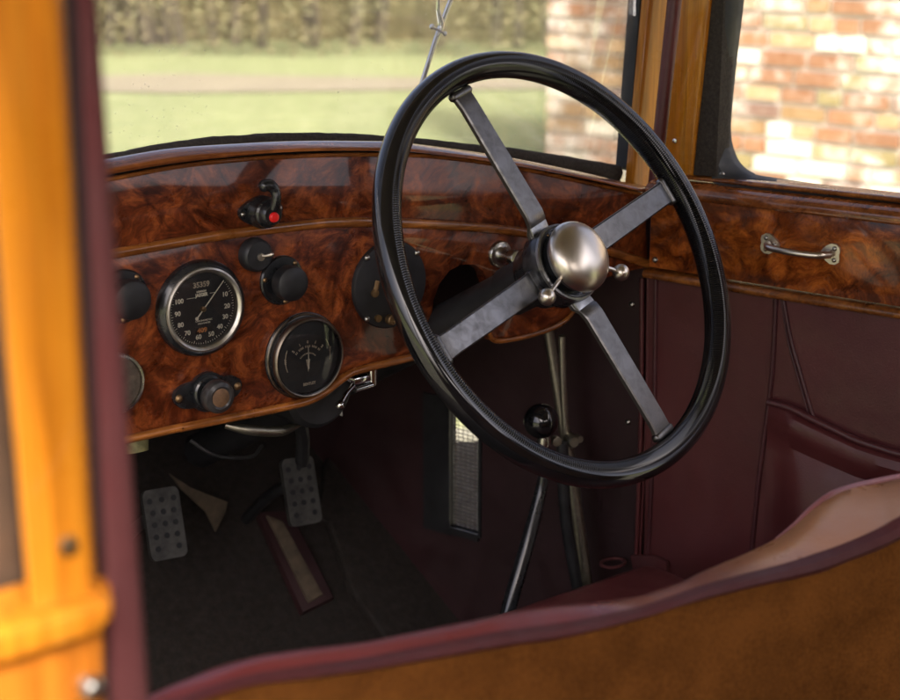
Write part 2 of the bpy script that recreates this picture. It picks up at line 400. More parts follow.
for i in range(5):
    t_ = math.radians(90 + (i/4-.5)*92); text_bm(bm, ['2','1','0','1','2'][i], .0042, (math.cos(t_)*.0245, -.008+math.sin(t_)*.0245, .0113), t_-PI/2, bold=.0001)
prism(bm, [V((-.0026,-.002,.0112)), V((.0026,-.002,.0112)), V((0,-.0155,.0112))], V((0,0,.0003)))
text_bm(bm, 'BENTLEY', .0042, (.001, -.0285, .0113), bold=.0001, sx=.9)
for s in (-1, 1):
    for k in (-2, -1, 1, 2):
        t_ = (0 if s > 0 else PI) + k*.17*s + (.18 if s>0 else .0)
        box(bm, (math.cos(t_)*.0275, math.sin(t_)*.0275, .0112), (.0007, .0052, .0003), rot=Matrix.Rotation(t_, 3, 'Z'))
    text_bm(bm, 'AMP' if s<0 else 'OIL', .0030, (s*.0275, (.005 if s>0 else 0), .0113), PI/2, bold=.0001)
sub('scale_marks', bm, M['inkd'], am, m)
bm = BM(); prism(bm, [V((-.0006,-.012,.0122)), V((.0006,-.012,.0122)), V((.0002,.012,.0122)), V((-.0002,.012,.0122))], V((0,0,.0004))); sub('needle', bm, M['ink'], am, m)
bm = BM(); lathe(bm, [(.0388,.0156),(.03,.0172),(.015,.0184),(0,.0188)], 64); sub('gauge_glass', bm, M['lens'], am, m)
# ---- round push knob on a backing plate
def plate_knob(cx, cy, r0, kr, kx, ky, lab, scr):
    m = GF(cx, cy)
    bm = BM(); lathe(bm, [(r0,-.001),(r0,.0025),(r0*.95,.004),(r0*.8,.0045),(0,.0045)], 64)
    p = sub('rotary_switch', bm, M['black'], dash, m, label=lab)
    c = loc(m, kx, ky)*0
    bm = BM(); lathe(bm, [(kr*.72,.004),(kr*.74,.009),(kr,.0105),(kr*1.02,.020),(kr*.97,.0235),(kr*.8,.0255),(kr*.4,.0268),(0,.027)], 64)
    sub('knob', bm, M['blackm'], p, m)
    screws([((math.cos(t_)*r0*.86, math.sin(t_)*r0*.86, .0042), .0026, (0,0,1)) for t_ in scr], M['brass'], p, m)
plate_knob(281, 280, .0255, .0178, 293, 281, 'rotary switch with large plain black knob', (math.radians(48), math.radians(170), math.radians(-85)))
plate_knob(122, 296, .0262, .0190, 128, 297, 'rotary switch half hidden behind the door post', (math.radians(50), math.radians(-95)))
# ---- small toggle switch
m = GF(253, 254)
bm = BM(); lathe(bm, [(.0172,-.001),(.0172,.003),(.0165,.010),(.014,.0125),(.006,.013),(0,.0132)], 48); p = sub('toggle_switch', bm, M['blackm'], dash, m, label='small round black switch with nickel toggle')
bm = BM(); tube(bm, [V((.002,0,.012)), V((.004,.0005,.017)), V((.008,.002,.021))], [.0016,.0014,.0022], 10); ball(bm, (.0085,.0022,.0215), .0024, 12); lathe(bm, [(.0042,.0125),(.0038,.0148),(0,.015)], 16, (.001,-.001,0)); sub('toggle', bm, M['nickel'], p, m)
# ---- lamp switch with swan lever and red jewel
m = GF(259, 211)
bm = BM()
pts = []
for i in range(48):
    t_ = 2*PI*i/48; r = .0165 + .0085*abs(math.cos(t_))**6
    pts.append(V((r*math.cos(t_), r*math.sin(t_)*.95, -.001)))
prism(bm, pts, V((0,0,.006)), 0)
lathe(bm, [(.0165,.004),(.0165,.010),(.0145,.0125),(.0145,.018),(.0125,.0195),(.0118,.024),(.0095,.027),(0,.0275)], 48)
ls = sub('lamp_switch', bm, M['black'], dash, m, label='black lamp switch with upright lever and red jewel')
bm = BM(); tube(bm, [V((.002,.006,.024)), V((.0035,.014,.027)), V((.0035,.023,.026)), V((-.0005,.029,.024)), V((-.007,.030,.023))], [.0055,.0050,.0050,.0062,.0058], 14, 6); ball(bm, (-.007,.0295,.023), .0062, 14); sub('lever', bm, M['black'], ls, m)
bm = BM(); lathe(bm, [(.0052,.026),(.0052,.029),(.0042,.0305),(0,.0312)], 24, (.0, -.002, 0)); sub('red_jewel', bm, M['red'], ls, m)
screws([((-.0215,0,.005), .0026, (0,0,1)), ((.0215,.001,.005), .0026, (0,0,1))], M['chrome_old'], ls, m)
# ---- starter knob on eared plate
m = GF(206, 391)
bm = BM(); pts = []
for i in range(60):
    t_ = 2*PI*i/60; c_ = abs(math.cos(t_)); r = .0205 if c_ < .75 else .0205+.0185*((c_-.75)/.25)**1.6
    pts.append(V((r*math.cos(t_), r*math.sin(t_), -.001)))
prism(bm, pts, V((0,0,.006)), .0, 2)
lathe(bm, [(.0175,.004),(.0172,.0075),(.0155,.009),(0,.009)], 40)
st = sub('starter_switch', bm, M['black'], dash, m, label='eared black switch plate with a worn brass-centred push knob')
bm = BM(); lathe(bm, [(.0085,.008),(.0085,.014),(.0155,.016),(.0168,.018),(.0168,.026),(.0155,.0285),(.0115,.030),(.0095,.0292)], 48); sub('knob', bm, plain('worn_knob', (.03,.028,.028), .35, .6, 90, .3), st, m)
bm = BM(); lathe(bm, [(.0100,.0290),(.0090,.0296),(0,.0298)], 32); sub('knob_centre', bm, plain('worn_brown_centre', (.13,.07,.035), .6, .5, 120), st, m)
screws([((s*.0335, 0, .0052), .0042, (0,0,1)) for s in (-1, 1)], M['brass'], st, m)
# ---- gauge at left edge
m = GF(112, 383)
bm = BM(); lathe(bm, [(.0305,-.001),(.0310,.005),(.0300,.009),(.0275,.0095),(.027,.006),(0,.006)], 64); g = sub('small_gauge', bm, M['chrome_old'], dash, m, label='small bright-rimmed gauge cut off by the door post')
bm = BM(); lathe(bm, [(.0268,.0068),(0,.0068)], 48); sub('dial', bm, plain('aged_dial', (.16,.13,.10), .6, .5, 120), g, m)
bm = BM(); lathe(bm, [(.0272,.0088),(0,.0108)], 40); sub('gauge_glass', bm, M['lens'], g, m)
# ---- big black ignition plate
m = GF(388, 284)
bm = BM(); lathe(bm, [(.0475,-.001),(.0478,.003),(.0465,.0055),(.044,.006),(0,.006)], 80); ig = sub('ignition_plate', bm, M['blackm'], dash, m, label='large flat black switch plate behind the steering wheel rim')
screws([(loc(m, x, y, .006), .0034, (0,0,1)) for x, y in ((364,257),(414,252),(364,318),(416,312))], M['chrome_old'], ig, m)
bm = BM(); c = loc(m, 386, 318, 0); lathe(bm, [(.0058,.005),(.0058,.012),(.0045,.013),(.003,.0115),(0,.0115)], 20, c); c = loc(m, 374, 317, 0); lathe(bm, [(.004,.005),(.004,.009),(0,.0095)], 16, c); sub('terminal', bm, M['brass'], ig, m); bm = BM()
c = loc(m, 371, 292, .006); tube(bm, [c, c+V((.002,.006,.001)), c+V((.004,.013,.001))], .0028, 8); lathe(bm, [(.0045,.005),(.0045,.0085),(0,.009)], 16, (c.x, c.y, 0))
sub('key_post', bm, M['brass'], ig, m)
# ---- nickel choke knob
m = GF(499, 254)
bm = BM(); lathe(bm, [(.0155,-.001),(.0155,.003),(.0145,.0045),(.0105,.005),(.008,.0075),(.0065,.012),(.0065,.020),(.009,.022),(.0095,.030),(.0085,.032),(0,.0325)], 48); sub('choke_knob', bm, M['chrome_old'], dash, m, label='nickel pull knob between the wheel hub and the mid moulding')
# ---- chrome tap under the fascia
bm = BM()
c0 = PY(360, 379, 1.46)
box(bm, c0, (.022,.012,.008), .002); tube(bm, [PY(372,366,1.46), PY(372,384,1.46)], .006, 16)
tube(bm, [PY(344,377,1.455), PY(352,380,1.455)], .0045, 12); tube(bm, [PY(355,390,1.455), PY(372,385,1.455)], .0035, 12)
tube(bm, [PY(353,386,1.45), PY(347,393,1.445), PY(342,402,1.44)], [.0035,.0028,.0022], 10, 4); ball(bm, PY(340,405,1.44), .0055, 18)
obj('lever_tap', bm, M['chrome'], dash, label='bright chrome tap with ball-ended lever below the fascia')
# black canister and piping below the dash
bm = BM(); lathe(bm, [(0,0),(.036,.0),(.042,.006),(.044,.03),(.044,.09),(0,.09)], 48, PY(322,392,1.47), (0,1,0)); obj('instrument_casing', bm, M['blackm'], dash)
bm = BM(); tube(bm, [PY(225,425,1.50), PY(250,430,1.49), PY(280,431,1.49), PY(300,424,1.50)], [.004,.006,.006,.003], 10, 5); obj('pipe', bm, M['olive'], dash)
bm = BM(); tube(bm, [PY(190,440,1.55), PY(215,455,1.54), PY(250,457,1.55), PY(262,446,1.6)], .0022, 8, 6); obj('cable', bm, M['blackm'], dash); bm = BM(); tube(bm, [PY(300,420,1.52), PY(303,440,1.56), PY(302,462,1.6)], .008, 8, 4); obj('cable', bm, M['blackm'], dash)
bm = BM(); lathe(bm, [(0,0),(.012,.0),(.014,.01),(.012,.03),(0,.03)], 20, PY(137,452,1.5), (0,.3,1)); obj('wing_nut', bm, plain('aged_brass_green', (.25,.23,.10), .5, .5, 80), dash)

# ================================================================== STEERING WHEEL
AZ, EL, PH = 0.0986, 0.5107, 4.980
wc = V((1.12684679, 1.25478578, -0.39192621))
wn = V((math.sin(AZ)*math.cos(EL), -math.cos(AZ)*math.cos(EL), math.sin(EL)))
wa = wn.cross(V((0,0,1))).normalized(); wb = wn.cross(wa)
WM = Matrix.Translation(wc) @ Matrix((wa, wb, wn)).transposed().to_4x4()
sw = thing('steering_wheel', wc, 'large black rimmed four spoke steering wheel with a domed nickel boss', 'steering wheel')
bm = BM(); NR, NS = 1710, 30; RC = .2195
rings = []
for i in range(NR):
    t_ = 2*PI*i/NR; ring = []
    for k in range(NS):
        s_ = 2*PI*k/NS; cx_, cz_ = math.cos(s_), math.sin(s_)
        r = .0138
        # grip ridges on the inner and rear part of the section
        ins = s_ % (2*PI)
        if math.radians(86) < ins < math.radians(250): r += (-.0009 if i % 3 < 1 else .0001)
        if abs(ins-math.radians(84)) < .02 or abs(ins-math.radians(252)) < .02: r -= .0012
        rr = RC + r*cx_; ring.append(bm.verts.new((rr*math.cos(t_), rr*math.sin(t_), r*1.08*cz_)))
    rings.append(ring)
for i in range(NR):
    A, B = rings[i], rings[(i+1) % NR]
    for k in range(NS): bm.faces.new((A[k], A[(k+1)%NS], B[(k+1)%NS], B[k]))
rim = obj('rim', bm, M['rim'], sw, WM)
for k in range(4):
    th = PH + k*PI/2; mk = WM @ Matrix.Rotation(th, 4, 'Z')
    bm = BM()
    # flat blade with a shallow dish
    secs = [(.034,.0145,-.009),(.044,.0140,-.008),(.051,.0136,-.002),(.060,.0134,0),(.13,.0130,0),(.185,.0125,.000),(.196,.0130,-.001),(.204,.0150,-.003)]
    rows = []
    for r, w, z in secs:
        t2 = .0028; c2 = .0014
        rows.append([V(p) for p in ((r,-w,z-t2),(r,-w,z+t2-c2),(r,-w+c2,z+t2),(r,w-c2,z+t2),(r,w,z+t2-c2),(r,w,z-t2),(r,-w,z-t2))])
    vs = [[bm.verts.new(p) for p in rw[:-1]] for rw in rows]
    for A, B in zip(vs, vs[1:]):
        for i in range(6): bm.faces.new((A[i], A[(i+1)%6], B[(i+1)%6], B[i]))
    bm.faces.new(vs[0]); bm.faces.new(vs[-1][::-1])
    s = obj('spoke', bm, M['steel'], sw, mk)
    bm = BM(); box(bm, (.2010,0,-.002), (.009,.032,.010), .004, seg=4); obj('spoke_lug', bm, M['steel'] , s, mk)
    bm = BM(); box(bm, (.0425,0,-.0045), (.014,.0270,.0035), .0012, rot=Matrix.Rotation(-.20, 3, 'Y')); obj('spoke_root', bm, M['steel_l'], s, mk)
bm = BM(); lathe(bm, [(0,-.045),(.030,-.045),(.034,-.040),(.036,-.020),(.0415,-.016),(.0415,.004),(.040,.007),(.036,.008),(.0355,.003),(.031,.003),(.031,.016),(0,.016)], 72)
hub = obj('hub', bm, M['black'], sw, WM)
bm = BM(); lathe(bm, [(.0412,.0045),(.0408,.0078),(.0388,.0088),(.0375,.0078)], 72); lathe(bm, [(.0345,.0145),(.0352,.018),(.0345,.0205),(.030,.0205)], 72); obj('hub_ring', bm, M['steel_l'], hub, WM)
screws([((.0338*math.cos(k*PI/4+.3), .0338*math.sin(k*PI/4+.3), .003), .002, (0,0,1)) for k in range(8)], M['brass'], hub, WM)
bm = BM(); R0 = .0372
prof = [(R0-.003,.019),(R0,.0205),(R0+.0002,.0225)]+[(R0*math.cos(t_), .0225+.0205*math.sin(t_)) for t_ in [i*PI/2/14 for i in range(1, 14)]]+[(0,.043)]
lathe(bm, prof, 96); obj('horn_cap', bm, M['nickel'], sw, WM)
def w2l(x, y, h):                                     # pixel -> wheel plane at height h
    d = ray(x, y); p0 = wc + wn*h; p = d*(p0.dot(wn)/d.dot(wn)); return WM.inverted() @ p
for x, y in ((547,297),(621,272.5)):
    e_ = w2l(x, y, .020); u_ = V((e_.x, e_.y, 0)).normalized()
    bm = BM(); tube(bm, [u_*.022+V((0,0,.0185)), u_*.036+V((0,0,.0195)), e_], [.0030,.0026,.0022], 12)
    cl = obj('control_lever', bm, M['nickel'], sw, WM)
    bm = BM(); ball(bm, e_, .0088, 28); obj('lever_ball', bm, M['nickel'], cl, WM)
bm = BM(); lathe(bm, [(0,-.045),(.0265,-.046),(.0265,-.085),(.0235,-.088),(.0235,-.75),(0,-.75)], 40); obj('column', bm, M['blackm'], sw, WM)

# ================================================================== RIGHT DOOR
door = thing('front_door', PW(770, 560, 0), 'closed right hand car door with burr walnut rail, grab handle and maroon leather pocket', 'door')
def wpanel(bm, px, off, th, bev=.001): prism(bm, [PW(x, y, off) for x, y in px], -WN*th, bev)
def ext(p, q, X=1150):                                # continue an edge line to the right, beyond the frame
    return (X, p[1]+(q[1]-p[1])*(X-p[0])/(q[0]-p[0]))
def line2(p, q): return [p, q, ext(p, q)]
tp, tq = (652,188), (900,219); bp, bq = (649,267), (900,307)
bm = BM(); prism(bm, [PW(x, y, .008) for x, y in [tp, tq, ext(tp,tq), ext(bp,bq), bq, bp]], -WN*.02, .001); obj('burr_panel', bm, M['burr2'], door)
# capping roll: swept section
def sweep_w(name, p, q, sec, mat, par, n=2, start=None):
    """section given as (inward offset, up) metres round the line through pixels p,q on the wall"""
    A = PW(*p, 0); B = PW(*ext(p, q), 0)
    bm = BM(); r = []
    for P_ in (A, A.lerp(B, .5), B): r.append([P_ + WN*o + V((0,0,u)) for o, u in sec])
    vs = [[bm.verts.new(x) for x in rw] for rw in r]; n_ = len(sec)
    for a_, b_ in zip(vs, vs[1:]):
        for i in range(n_): bm.faces.new((a_[i], a_[(i+1)%n_], b_[(i+1)%n_], b_[i]))
    bm.faces.new(vs[0]); bm.faces.new(vs[-1][::-1])
    return obj(name, bm, mat, par)
arc = lambda cx_, cz_, r1, r2, a0, a1, n=8: [(cx_+r1*math.cos(math.radians(a0+(a1-a0)*i/n)), cz_+r2*math.sin(math.radians(a0+(a1-a0)*i/n))) for i in range(n+1)]
sweep_w('capping_rail', (655,186), (900,214), [(-.02,.0085),(-.006,.0098),(.000,.0092),(.016,.0062),(.0200,.0040),(.0220,.000),(.0215,-.006),(.019,-.0085),(-.02,-.0085)], M['cap'], door)
sweep_w('garnish_strip', (655,174.5), (900,201), arc(-.006,0,.006,.0030,90,-90,6)+[(-.03,-.0030),(-.03,.0035)], M['bead'], door)
sweep_w('lower_moulding', (649,272), (900,312), arc(.010,0,.006,.0052,90,-90,6)+[(-.01,-.0052),(-.01,.0052)], M['bead'], door)
# leather trim
bm = BM(); l0, l1 = (649,274), (900,314)
prism(bm, [PW(x, y, .002) for x, y in [l0, l1, ext(l0,l1), (1150,800), (640,800)]], -WN*.012, 0); obj('leather_panel', bm, M['maroon'], door)
bm = BM()
def wtube(bm, px, r, off=.003, sm=6, flat=1.0): tube(bm, [PW(x, y, off) for x, y in px], r, 10, sm, flat)
wtube(bm, [(656,277),(654,420),(648,560)], .0028); wtube(bm, [(776,297),(773,360),(768,410),(760,470),(751,560),(745,640)], .0030)
wtube(bm, [(783,298),(791,340),(800,372),(807,396),(813,416)], .0024)
wtube(bm, [(781,298),(788,341),(797,374),(804,398),(809,416)], .0014)
obj('piping', bm, leather('door_piping', (.055,.015,.018), (.085,.022,.027), .4), door)
# pocket: raised roll with welt and puffed panel
pk_top = [(768,402),(790,408),(812,419),(835,430),(856,440),(880,448),(905,455),(1000,474),(1100,486)]
bm = BM(); wtube(bm, pk_top, .0042, .010, 5)
obj('pocket_welt', bm, leather('welt', (.065,.017,.02), (.10,.026,.03), .36), door)
bm = BM()
rows = []
N_ = 24
def lerp_px(L, t):
    i = min(int(t*(len(L)-1)), len(L)-2); f_ = t*(len(L)-1)-i; return (L[i][0]*(1-f_)+L[i+1][0]*f_, L[i][1]*(1-f_)+L[i+1][1]*f_)
bot_px = [(760,640),(785,645),(805,650),(830,655),(850,660),(880,665),(905,670),(1000,690),(1100,700)]
for j in range(25):
    t = j/24; row = []
    for i in range(33):
        s = i/32; a_ = lerp_px(pk_top, s); b_ = lerp_px(bot_px, s)
        x, y = a_[0]*(1-t)+b_[0]*t, a_[1]*(1-t)+b_[1]*t
        e = min(1, s*9)
        roll = .015*math.sin(min(1, t/.16)*PI)**.8 if t < .16 else 0
        puff = .020*math.sin(min(1, (t-.16)/.84)*PI/2*1.6)**.7 if t > .16 else 0
        left = max(0, math.sin(min(1, max(0, (s-.07))/.14)*PI/2)); 
        row.append(PW(x, y, .005 + (roll*e + max(0, puff)*left)))
    rows.append(row)
strip(bm, rows); obj('map_pocket', bm, M['maroon'], door)
# grab handle
bm = BM()
h0, h1 = PW(769,244,.012), PW(831,254,.012)
o_ = WN
tube(bm, [h0+o_*.004, h0.lerp(h1,.10)+o_*.016, h0.lerp(h1,.3)+o_*.021, h0.lerp(h1,.5)+o_*.0225, h0.lerp(h1,.7)+o_*.021, h0.lerp(h1,.9)+o_*.016, h1+o_*.004], [.0045,.0040,.0036,.0036,.0036,.0040,.0045], 14, 6)
gh = obj('grab_handle', bm, M['nickel'], door)
dr = (h1-h0).normalized(); upv = V((0,0,1))
def heart(c, s):
    bm = BM(); pts = []
    shp = [(-.013,0),(-.010,.0050),(-.006,.0085),(-.001,.0115),(.005,.0115),(.0095,.0085),(.0105,.004),(.0095,0),(.0105,-.004),(.0095,-.0085),(.005,-.0115),(-.001,-.0115),(-.006,-.0085),(-.010,-.0050)]
    prism(bm, [c + dr*(-x*s) + upv*y - WN*.004 for x, y in shp], WN*.0042, .0008)
    o = obj('handle_plate', bm, M['nickel'], gh)
    screws([(c + dr*(-x*s)+upv*y, .0030, WN) for x, y in ((-.0075,0),(.004,.0065),(.004,-.0065))], M['chrome_old'], o)
heart(h0, 1); heart(h1, -1)
screws([(PW(655,260,.009), .0038, WN), (PW(722,174,.008), .0032, (0,0,1))], M['chrome_old'], door)
# window frame, pillar
def upx(p, q, y):                                     # continue a pillar edge upwards to pixel row y
    return (p[0]+(q[0]-p[0])*(y-p[1])/(q[1]-p[1]), y)
bm = BM(); a0, a1 = (681,0), (661,176); b0, b1 = (710,0), (691,176)
prism(bm, [PW(x, y, .006) for x, y in [upx(a0,a1,-220), a1, b1, upx(b0,b1,-220)]], -WN*.04, .003, 3); obj('wooden_pillar', bm, M['oak3'], door)
bm = BM(); lathe(bm, [(.0030,0),(.0028,.001),(0,.0022)], 14, PW(675,141,.0065), WN); obj('screw', bm, M['chrome'], door)
# felt channel and rubber surround of the window
c0 = [upx((711,0),(692,174),-220),(711,0),(692,174)]; c1 = [(722,176)]
bm = BM(); prism(bm, [PW(x, y, .001) for x, y in [upx((711,0),(692,174),-220),(692,175),(716,177),(724,0),(727,-60),(737,-220)]], -WN*.03, .001); obj('window_channel', bm, M['felt'], door)
inn = [(747,-220),(740,-60),(736,0),(729,60),(724,110),(723,135),(726,152),(733,166),(745,175),(765,180),(900,199),(1150,234)]
outp = [(735,-220),(727,-60),(723,0),(718,60),(713,110),(711,140),(711,160),(712,176),(716,184),(760,190),(900,210),(1150,245)]
bm = BM(); rows = []
I = catmull([PW(x, y, -.018) for x, y in inn], 4); O = catmull([PW(x, y, -.001) for x, y in outp], 4)
strip(bm, [O, [a_.lerp(b_, .55)+WN*.006 for a_, b_ in zip(O, I)], I, [p-WN*.02 for p in I], [p-WN*.02 for p in O]]); obj('rubber_surround', bm, M['rubber'], door)
bm = BM(); prism(bm, [PW(x, y, -.022) for x, y in [(720,-220),(710,185),(1150,240),(1150,-220)]], -WN*.004); obj('window_glass', bm, M['glass'], door, smooth=False)
# ================================================================== WINDSCREEN
ws = thing('windscreen', PY(400, 160, 1.5), 'dusty windscreen in black seal above the dashboard', 'windscreen')
Aq = [PY(60,170,1.52), PY(634,182,1.50), PY(652,-250,1.44), PY(40,-250,1.46)]
zb_ = min(p.z for p in Aq[:2])
bm = BM(); v = [V((.24,1.505,Aq[1].z-.02)), V((Aq[1].x,1.505,Aq[1].z-.02)), V((Aq[2].x,1.455,Aq[2].z)), V((.24,1.455,Aq[2].z))]
prism(bm, v, V((0,.004,0))); obj('glass_pane', bm, M['screen'], ws, smooth=False)
bm = BM(); q0, q1 = (640,0), (627,168); r0_, r1_ = (649,0), (634,172)
prism(bm, [PY(x, y, 1.478) for x, y in [upx(q0,q1,-230), q1, r1_, upx(r0_,r1_,-230)]], V((0,.02,0)), .002); obj('rubber_seal', bm, M['rubber'], ws)
bm = BM(); tube(bm, [PY(x, y, 1.48) for x, y in [(655,-150),(648,-40),(646,0),(645,40),(641,75),(643,105),(640,135),(633,168)]], .0016, 8, 5); obj('cable', bm, M['black'], ws)
# wiper arm outside the glass
wp = thing('wiper_arm', PY(418, 95, 1.53), 'slim chrome wiper arm with a small clamp seen through the windscreen above the wheel rim', 'wiper arm')
bm = BM(); tube(bm, [PY(476,-80,1.53), PY(451,0,1.53), PY(437,36,1.53), PY(424,77,1.53), PY(414,112,1.53)], .0030, 12); obj('arm', bm, M['chrome'], wp)
bm = BM(); tube(bm, [PY(440,-80,1.525), PY(438,0,1.525), PY(439,14,1.525), PY(441,26,1.525), PY(437,36,1.525)], [.0022,.0022,.003,.004,.003], 10, 3)
ball(bm, PY(432,27,1.522), .0032, 12); ball(bm, PY(445,34,1.522), .0028, 12); tube(bm, [PY(432,27,1.522), PY(445,34,1.522)], .0015, 8); obj('clamp', bm, M['chrome'], wp)
# A post
ap = thing('windscreen_post', PY(645, 185, 1.45), 'varnished yellow wooden post with maroon strip at the right of the windscreen', 'post')
bm = BM(); prism(bm, [PY(x, y, 1.462) for x, y in [upx((649,0),(633,176),-230),(632,184),(651,190),upx((668,0),(651,184),-230)]], V((0,.012,0)), .003, 3); obj('wooden_post', bm, M['oak'], ap)
bm = BM(); tube(bm, [PY(*upx((675,0),(655,184),-230),1.435), PY(675,0,1.435), PY(655,184,1.435), PY(650,262,1.435)], [.0092,.0092,.0085,.004], 14); obj('windlace', bm, M['maroon'], ap)
# ================================================================== SCUTTLE SIDE, BULKHEAD, FLOOR
side = thing('scuttle_side_panel', PW(560, 500, 0), 'dark maroon trimmed side panel of the footwell with a mesh air vent', 'side panel')
zt_, zf = -.405, -1.06
def wl(t, z, off=0): return W0 + WF*t + WN*off + V((0,0,z))     # wall coordinates: metres forward of the dash corner
def wt(x, y, off=0): p = PW(x, y, off)-W0; return p.dot(WF), PW(x, y, off).z
tl, zvt = wt(451, 405); tr_, _ = wt(480, 405); _, zvb = wt(465, 530)
t0, t1 = min(tl, tr_), max(tl, tr_)
bm = BM()
def wrect(bm, ta, tb, za, zb, off=0, th=.012): prism(bm, [wl(ta, za, off), wl(tb, za, off), wl(tb, zb, off), wl(ta, zb, off)], -WN*th)
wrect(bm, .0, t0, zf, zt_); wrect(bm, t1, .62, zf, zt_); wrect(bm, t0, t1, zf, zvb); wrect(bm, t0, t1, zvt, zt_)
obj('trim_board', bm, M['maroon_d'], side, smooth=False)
bm = BM(); wrect(bm, -.10, .03, zf, -.40, -.0125, .015); obj('daylight_stop_strip', bm, M['maroon_d'], side, smooth=False)  # added strip, stops daylight leaking past the door edge
bm = BM(); e = .014
for (ta, tb, za, zb) in ((t0-.004, t0, zvb-.004, zvt+.004), (t1, t1+.045, zvb-.012, zvt+.01), (t0, t1, zvb-.010, zvb), (t0, t1, zvt, zvt+.006)):
    prism(bm, [wl(ta, za, .004), wl(tb, za, .004), wl(tb, zb, .004), wl(ta, zb, .004)], -WN*e)
vf = obj('vent_frame', bm, M['blackm'], side, smooth=False)
bm = BM(); nx = max(6, int((t1-t0)/.0085)); nz = int((zvt-zvb)/.0056)
for i in range(nx+1): t = t0+(t1-t0)*i/nx; tube(bm, [wl(t, zvb, -.006), wl(t, zvt, -.006)], .0006, 4)
for i in range(nz+1): z = zvb+(zvt-zvb)*i/nz; tube(bm, [wl(t0, z, -.006), wl(t1, z, -.006)], .0006, 4)
obj('wire_mesh', bm, M['steel_l'], vf)
bm = BM(); wtube(bm, [(642,278),(641,420),(636,560),(632,620)], .0030); wtube(bm, [(648,278),(646,420),(640,560)], .0018, .001); obj('piping', bm, M['maroon'], side)
screws([(PW(632,304.5,.001), .004, WN), (PW(628,422,.001), .004, WN)], M['chrome_old'], side)
# strap eye near the seat
eye = thing('strap_bracket', PW(640, 570, .02), 'small maroon bracket with ring and bright screw low beside the seat', 'bracket')
bm = BM(); c = PW(613, 563, .03)
tube(bm, [c+V((math.cos(t)*.017, math.sin(t)*.013, 0)) for t in [2*PI*i/28 for i in range(29)]], .0022, 8); obj('ring', bm, M['maroon_p'], eye)
bm = BM(); prism(bm, [PW(x, y, .012) for x, y in [(630,556),(652,556),(666,562),(667,578),(655,583),(634,574)]], -WN*.006, .001); pl = obj('plate', bm, M['maroon_p'], eye)
bm = BM(); lathe(bm, [(.0042,0),(.0040,.0016),(0,.0028)], 16, PW(657,572,.0125), WN); obj('screw', bm, M['chrome'], pl)
bhead = thing('bulkhead', (.85, 2.06, -1.06), 'black painted bulkhead with carpeted toe board at the far end of the footwell', 'bulkhead')
bh = BM(); prism(bh, [V((X-.062, 2.07, arch(top, X)-.012-.131)) for X in xs]+[V((1.33,2.07,-1.08)),V((.18,2.07,-1.08))], V((0,.02,0))); obj('panel', bh, M['under'], bhead, smooth=False)
T0 = V((0, 1.66, -1.062)); TF = V((0, math.cos(.70), math.sin(.70))); TN = V((0, -TF.z, TF.y))
def PT(x, y, off=0):
    d = ray(x, y); p0 = T0+TN*off; return d*(p0.dot(TN)/d.dot(TN))
bh = BM(); prism(bh, [T0+V((.235,0,0)), T0+V((1.36,0,0)), T0+TF*.53+V((1.26,0,0)), T0+TF*.53+V((.235,0,0))], -TN*.01); obj('toe_board', bh, M['carpet'], bhead, smooth=False)
bm = BM(); prism(bm, [V((x, y, -1.065)) for x, y in ((.10,-.1),(1.60,-.1),(1.60,.74),(1.425,1.43),(1.27,2.0),(.10,2.0))], V((0,0,-.03))); tag(obj('floor', bm, M['carpet'], None, smooth=False), kind='structure')
bm = BM(); rows = [[V((X-(y-1.445)*.10, y, arch(top, X)-.012-(y-1.447)*.21)) for X in xs] for y in (1.447, 1.7, 2.07)]; strip(bm, rows)
obj('scuttle_top', bm, M['under'], bhead)
# left side of the footwell
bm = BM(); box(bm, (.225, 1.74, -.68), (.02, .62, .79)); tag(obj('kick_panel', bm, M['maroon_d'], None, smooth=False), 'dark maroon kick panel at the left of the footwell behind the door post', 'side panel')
# gearbox cover edge and floor plate
bm = BM()
ZF = -1.062
q = [PT(x, y, .012) for x, y in [(258,512),(290,510),(334,597),(303,612)]]
prism(bm, q, -TN*.012, .002)
fp = thing('floor_plate', sum(q, V())/4, 'dark edged floor plate with a beige strip beneath the right hand pedal', 'floor plate')
obj('frame', bm, M['maroon_d'], fp)
bm = BM(); prism(bm, [PT(x, y, .016) for x, y in [(267,515),(283,521),(323,594),(309,602)]], -TN*.004, .001); obj('beige_strip', bm, M['canvas'], fp)
gp = [PT(x, y, .014) for x, y in [(318,518),(330,522),(352,590),(395,650),(500,720),(520,440),(330,440)]]
bm = BM(); prism(bm, gp, -TN*.014, .005, 3); tag(obj('gearbox_cover', bm, M['carpet'], None), 'low carpeted gearbox cover on the floor right of the beige strip', 'cover')
bm = BM(); fl = [PY(x, y, 1.86) for x, y in [(170,474),(192,488),(228,502),(226,512),(216,532),(206,512),(182,490)]]; prism(bm, fl, V((.0,.004,0)), .001)
tag(obj('canvas_flap', bm, M['canvas'], None), 'torn beige canvas flap hanging between the two pedals', 'flap')
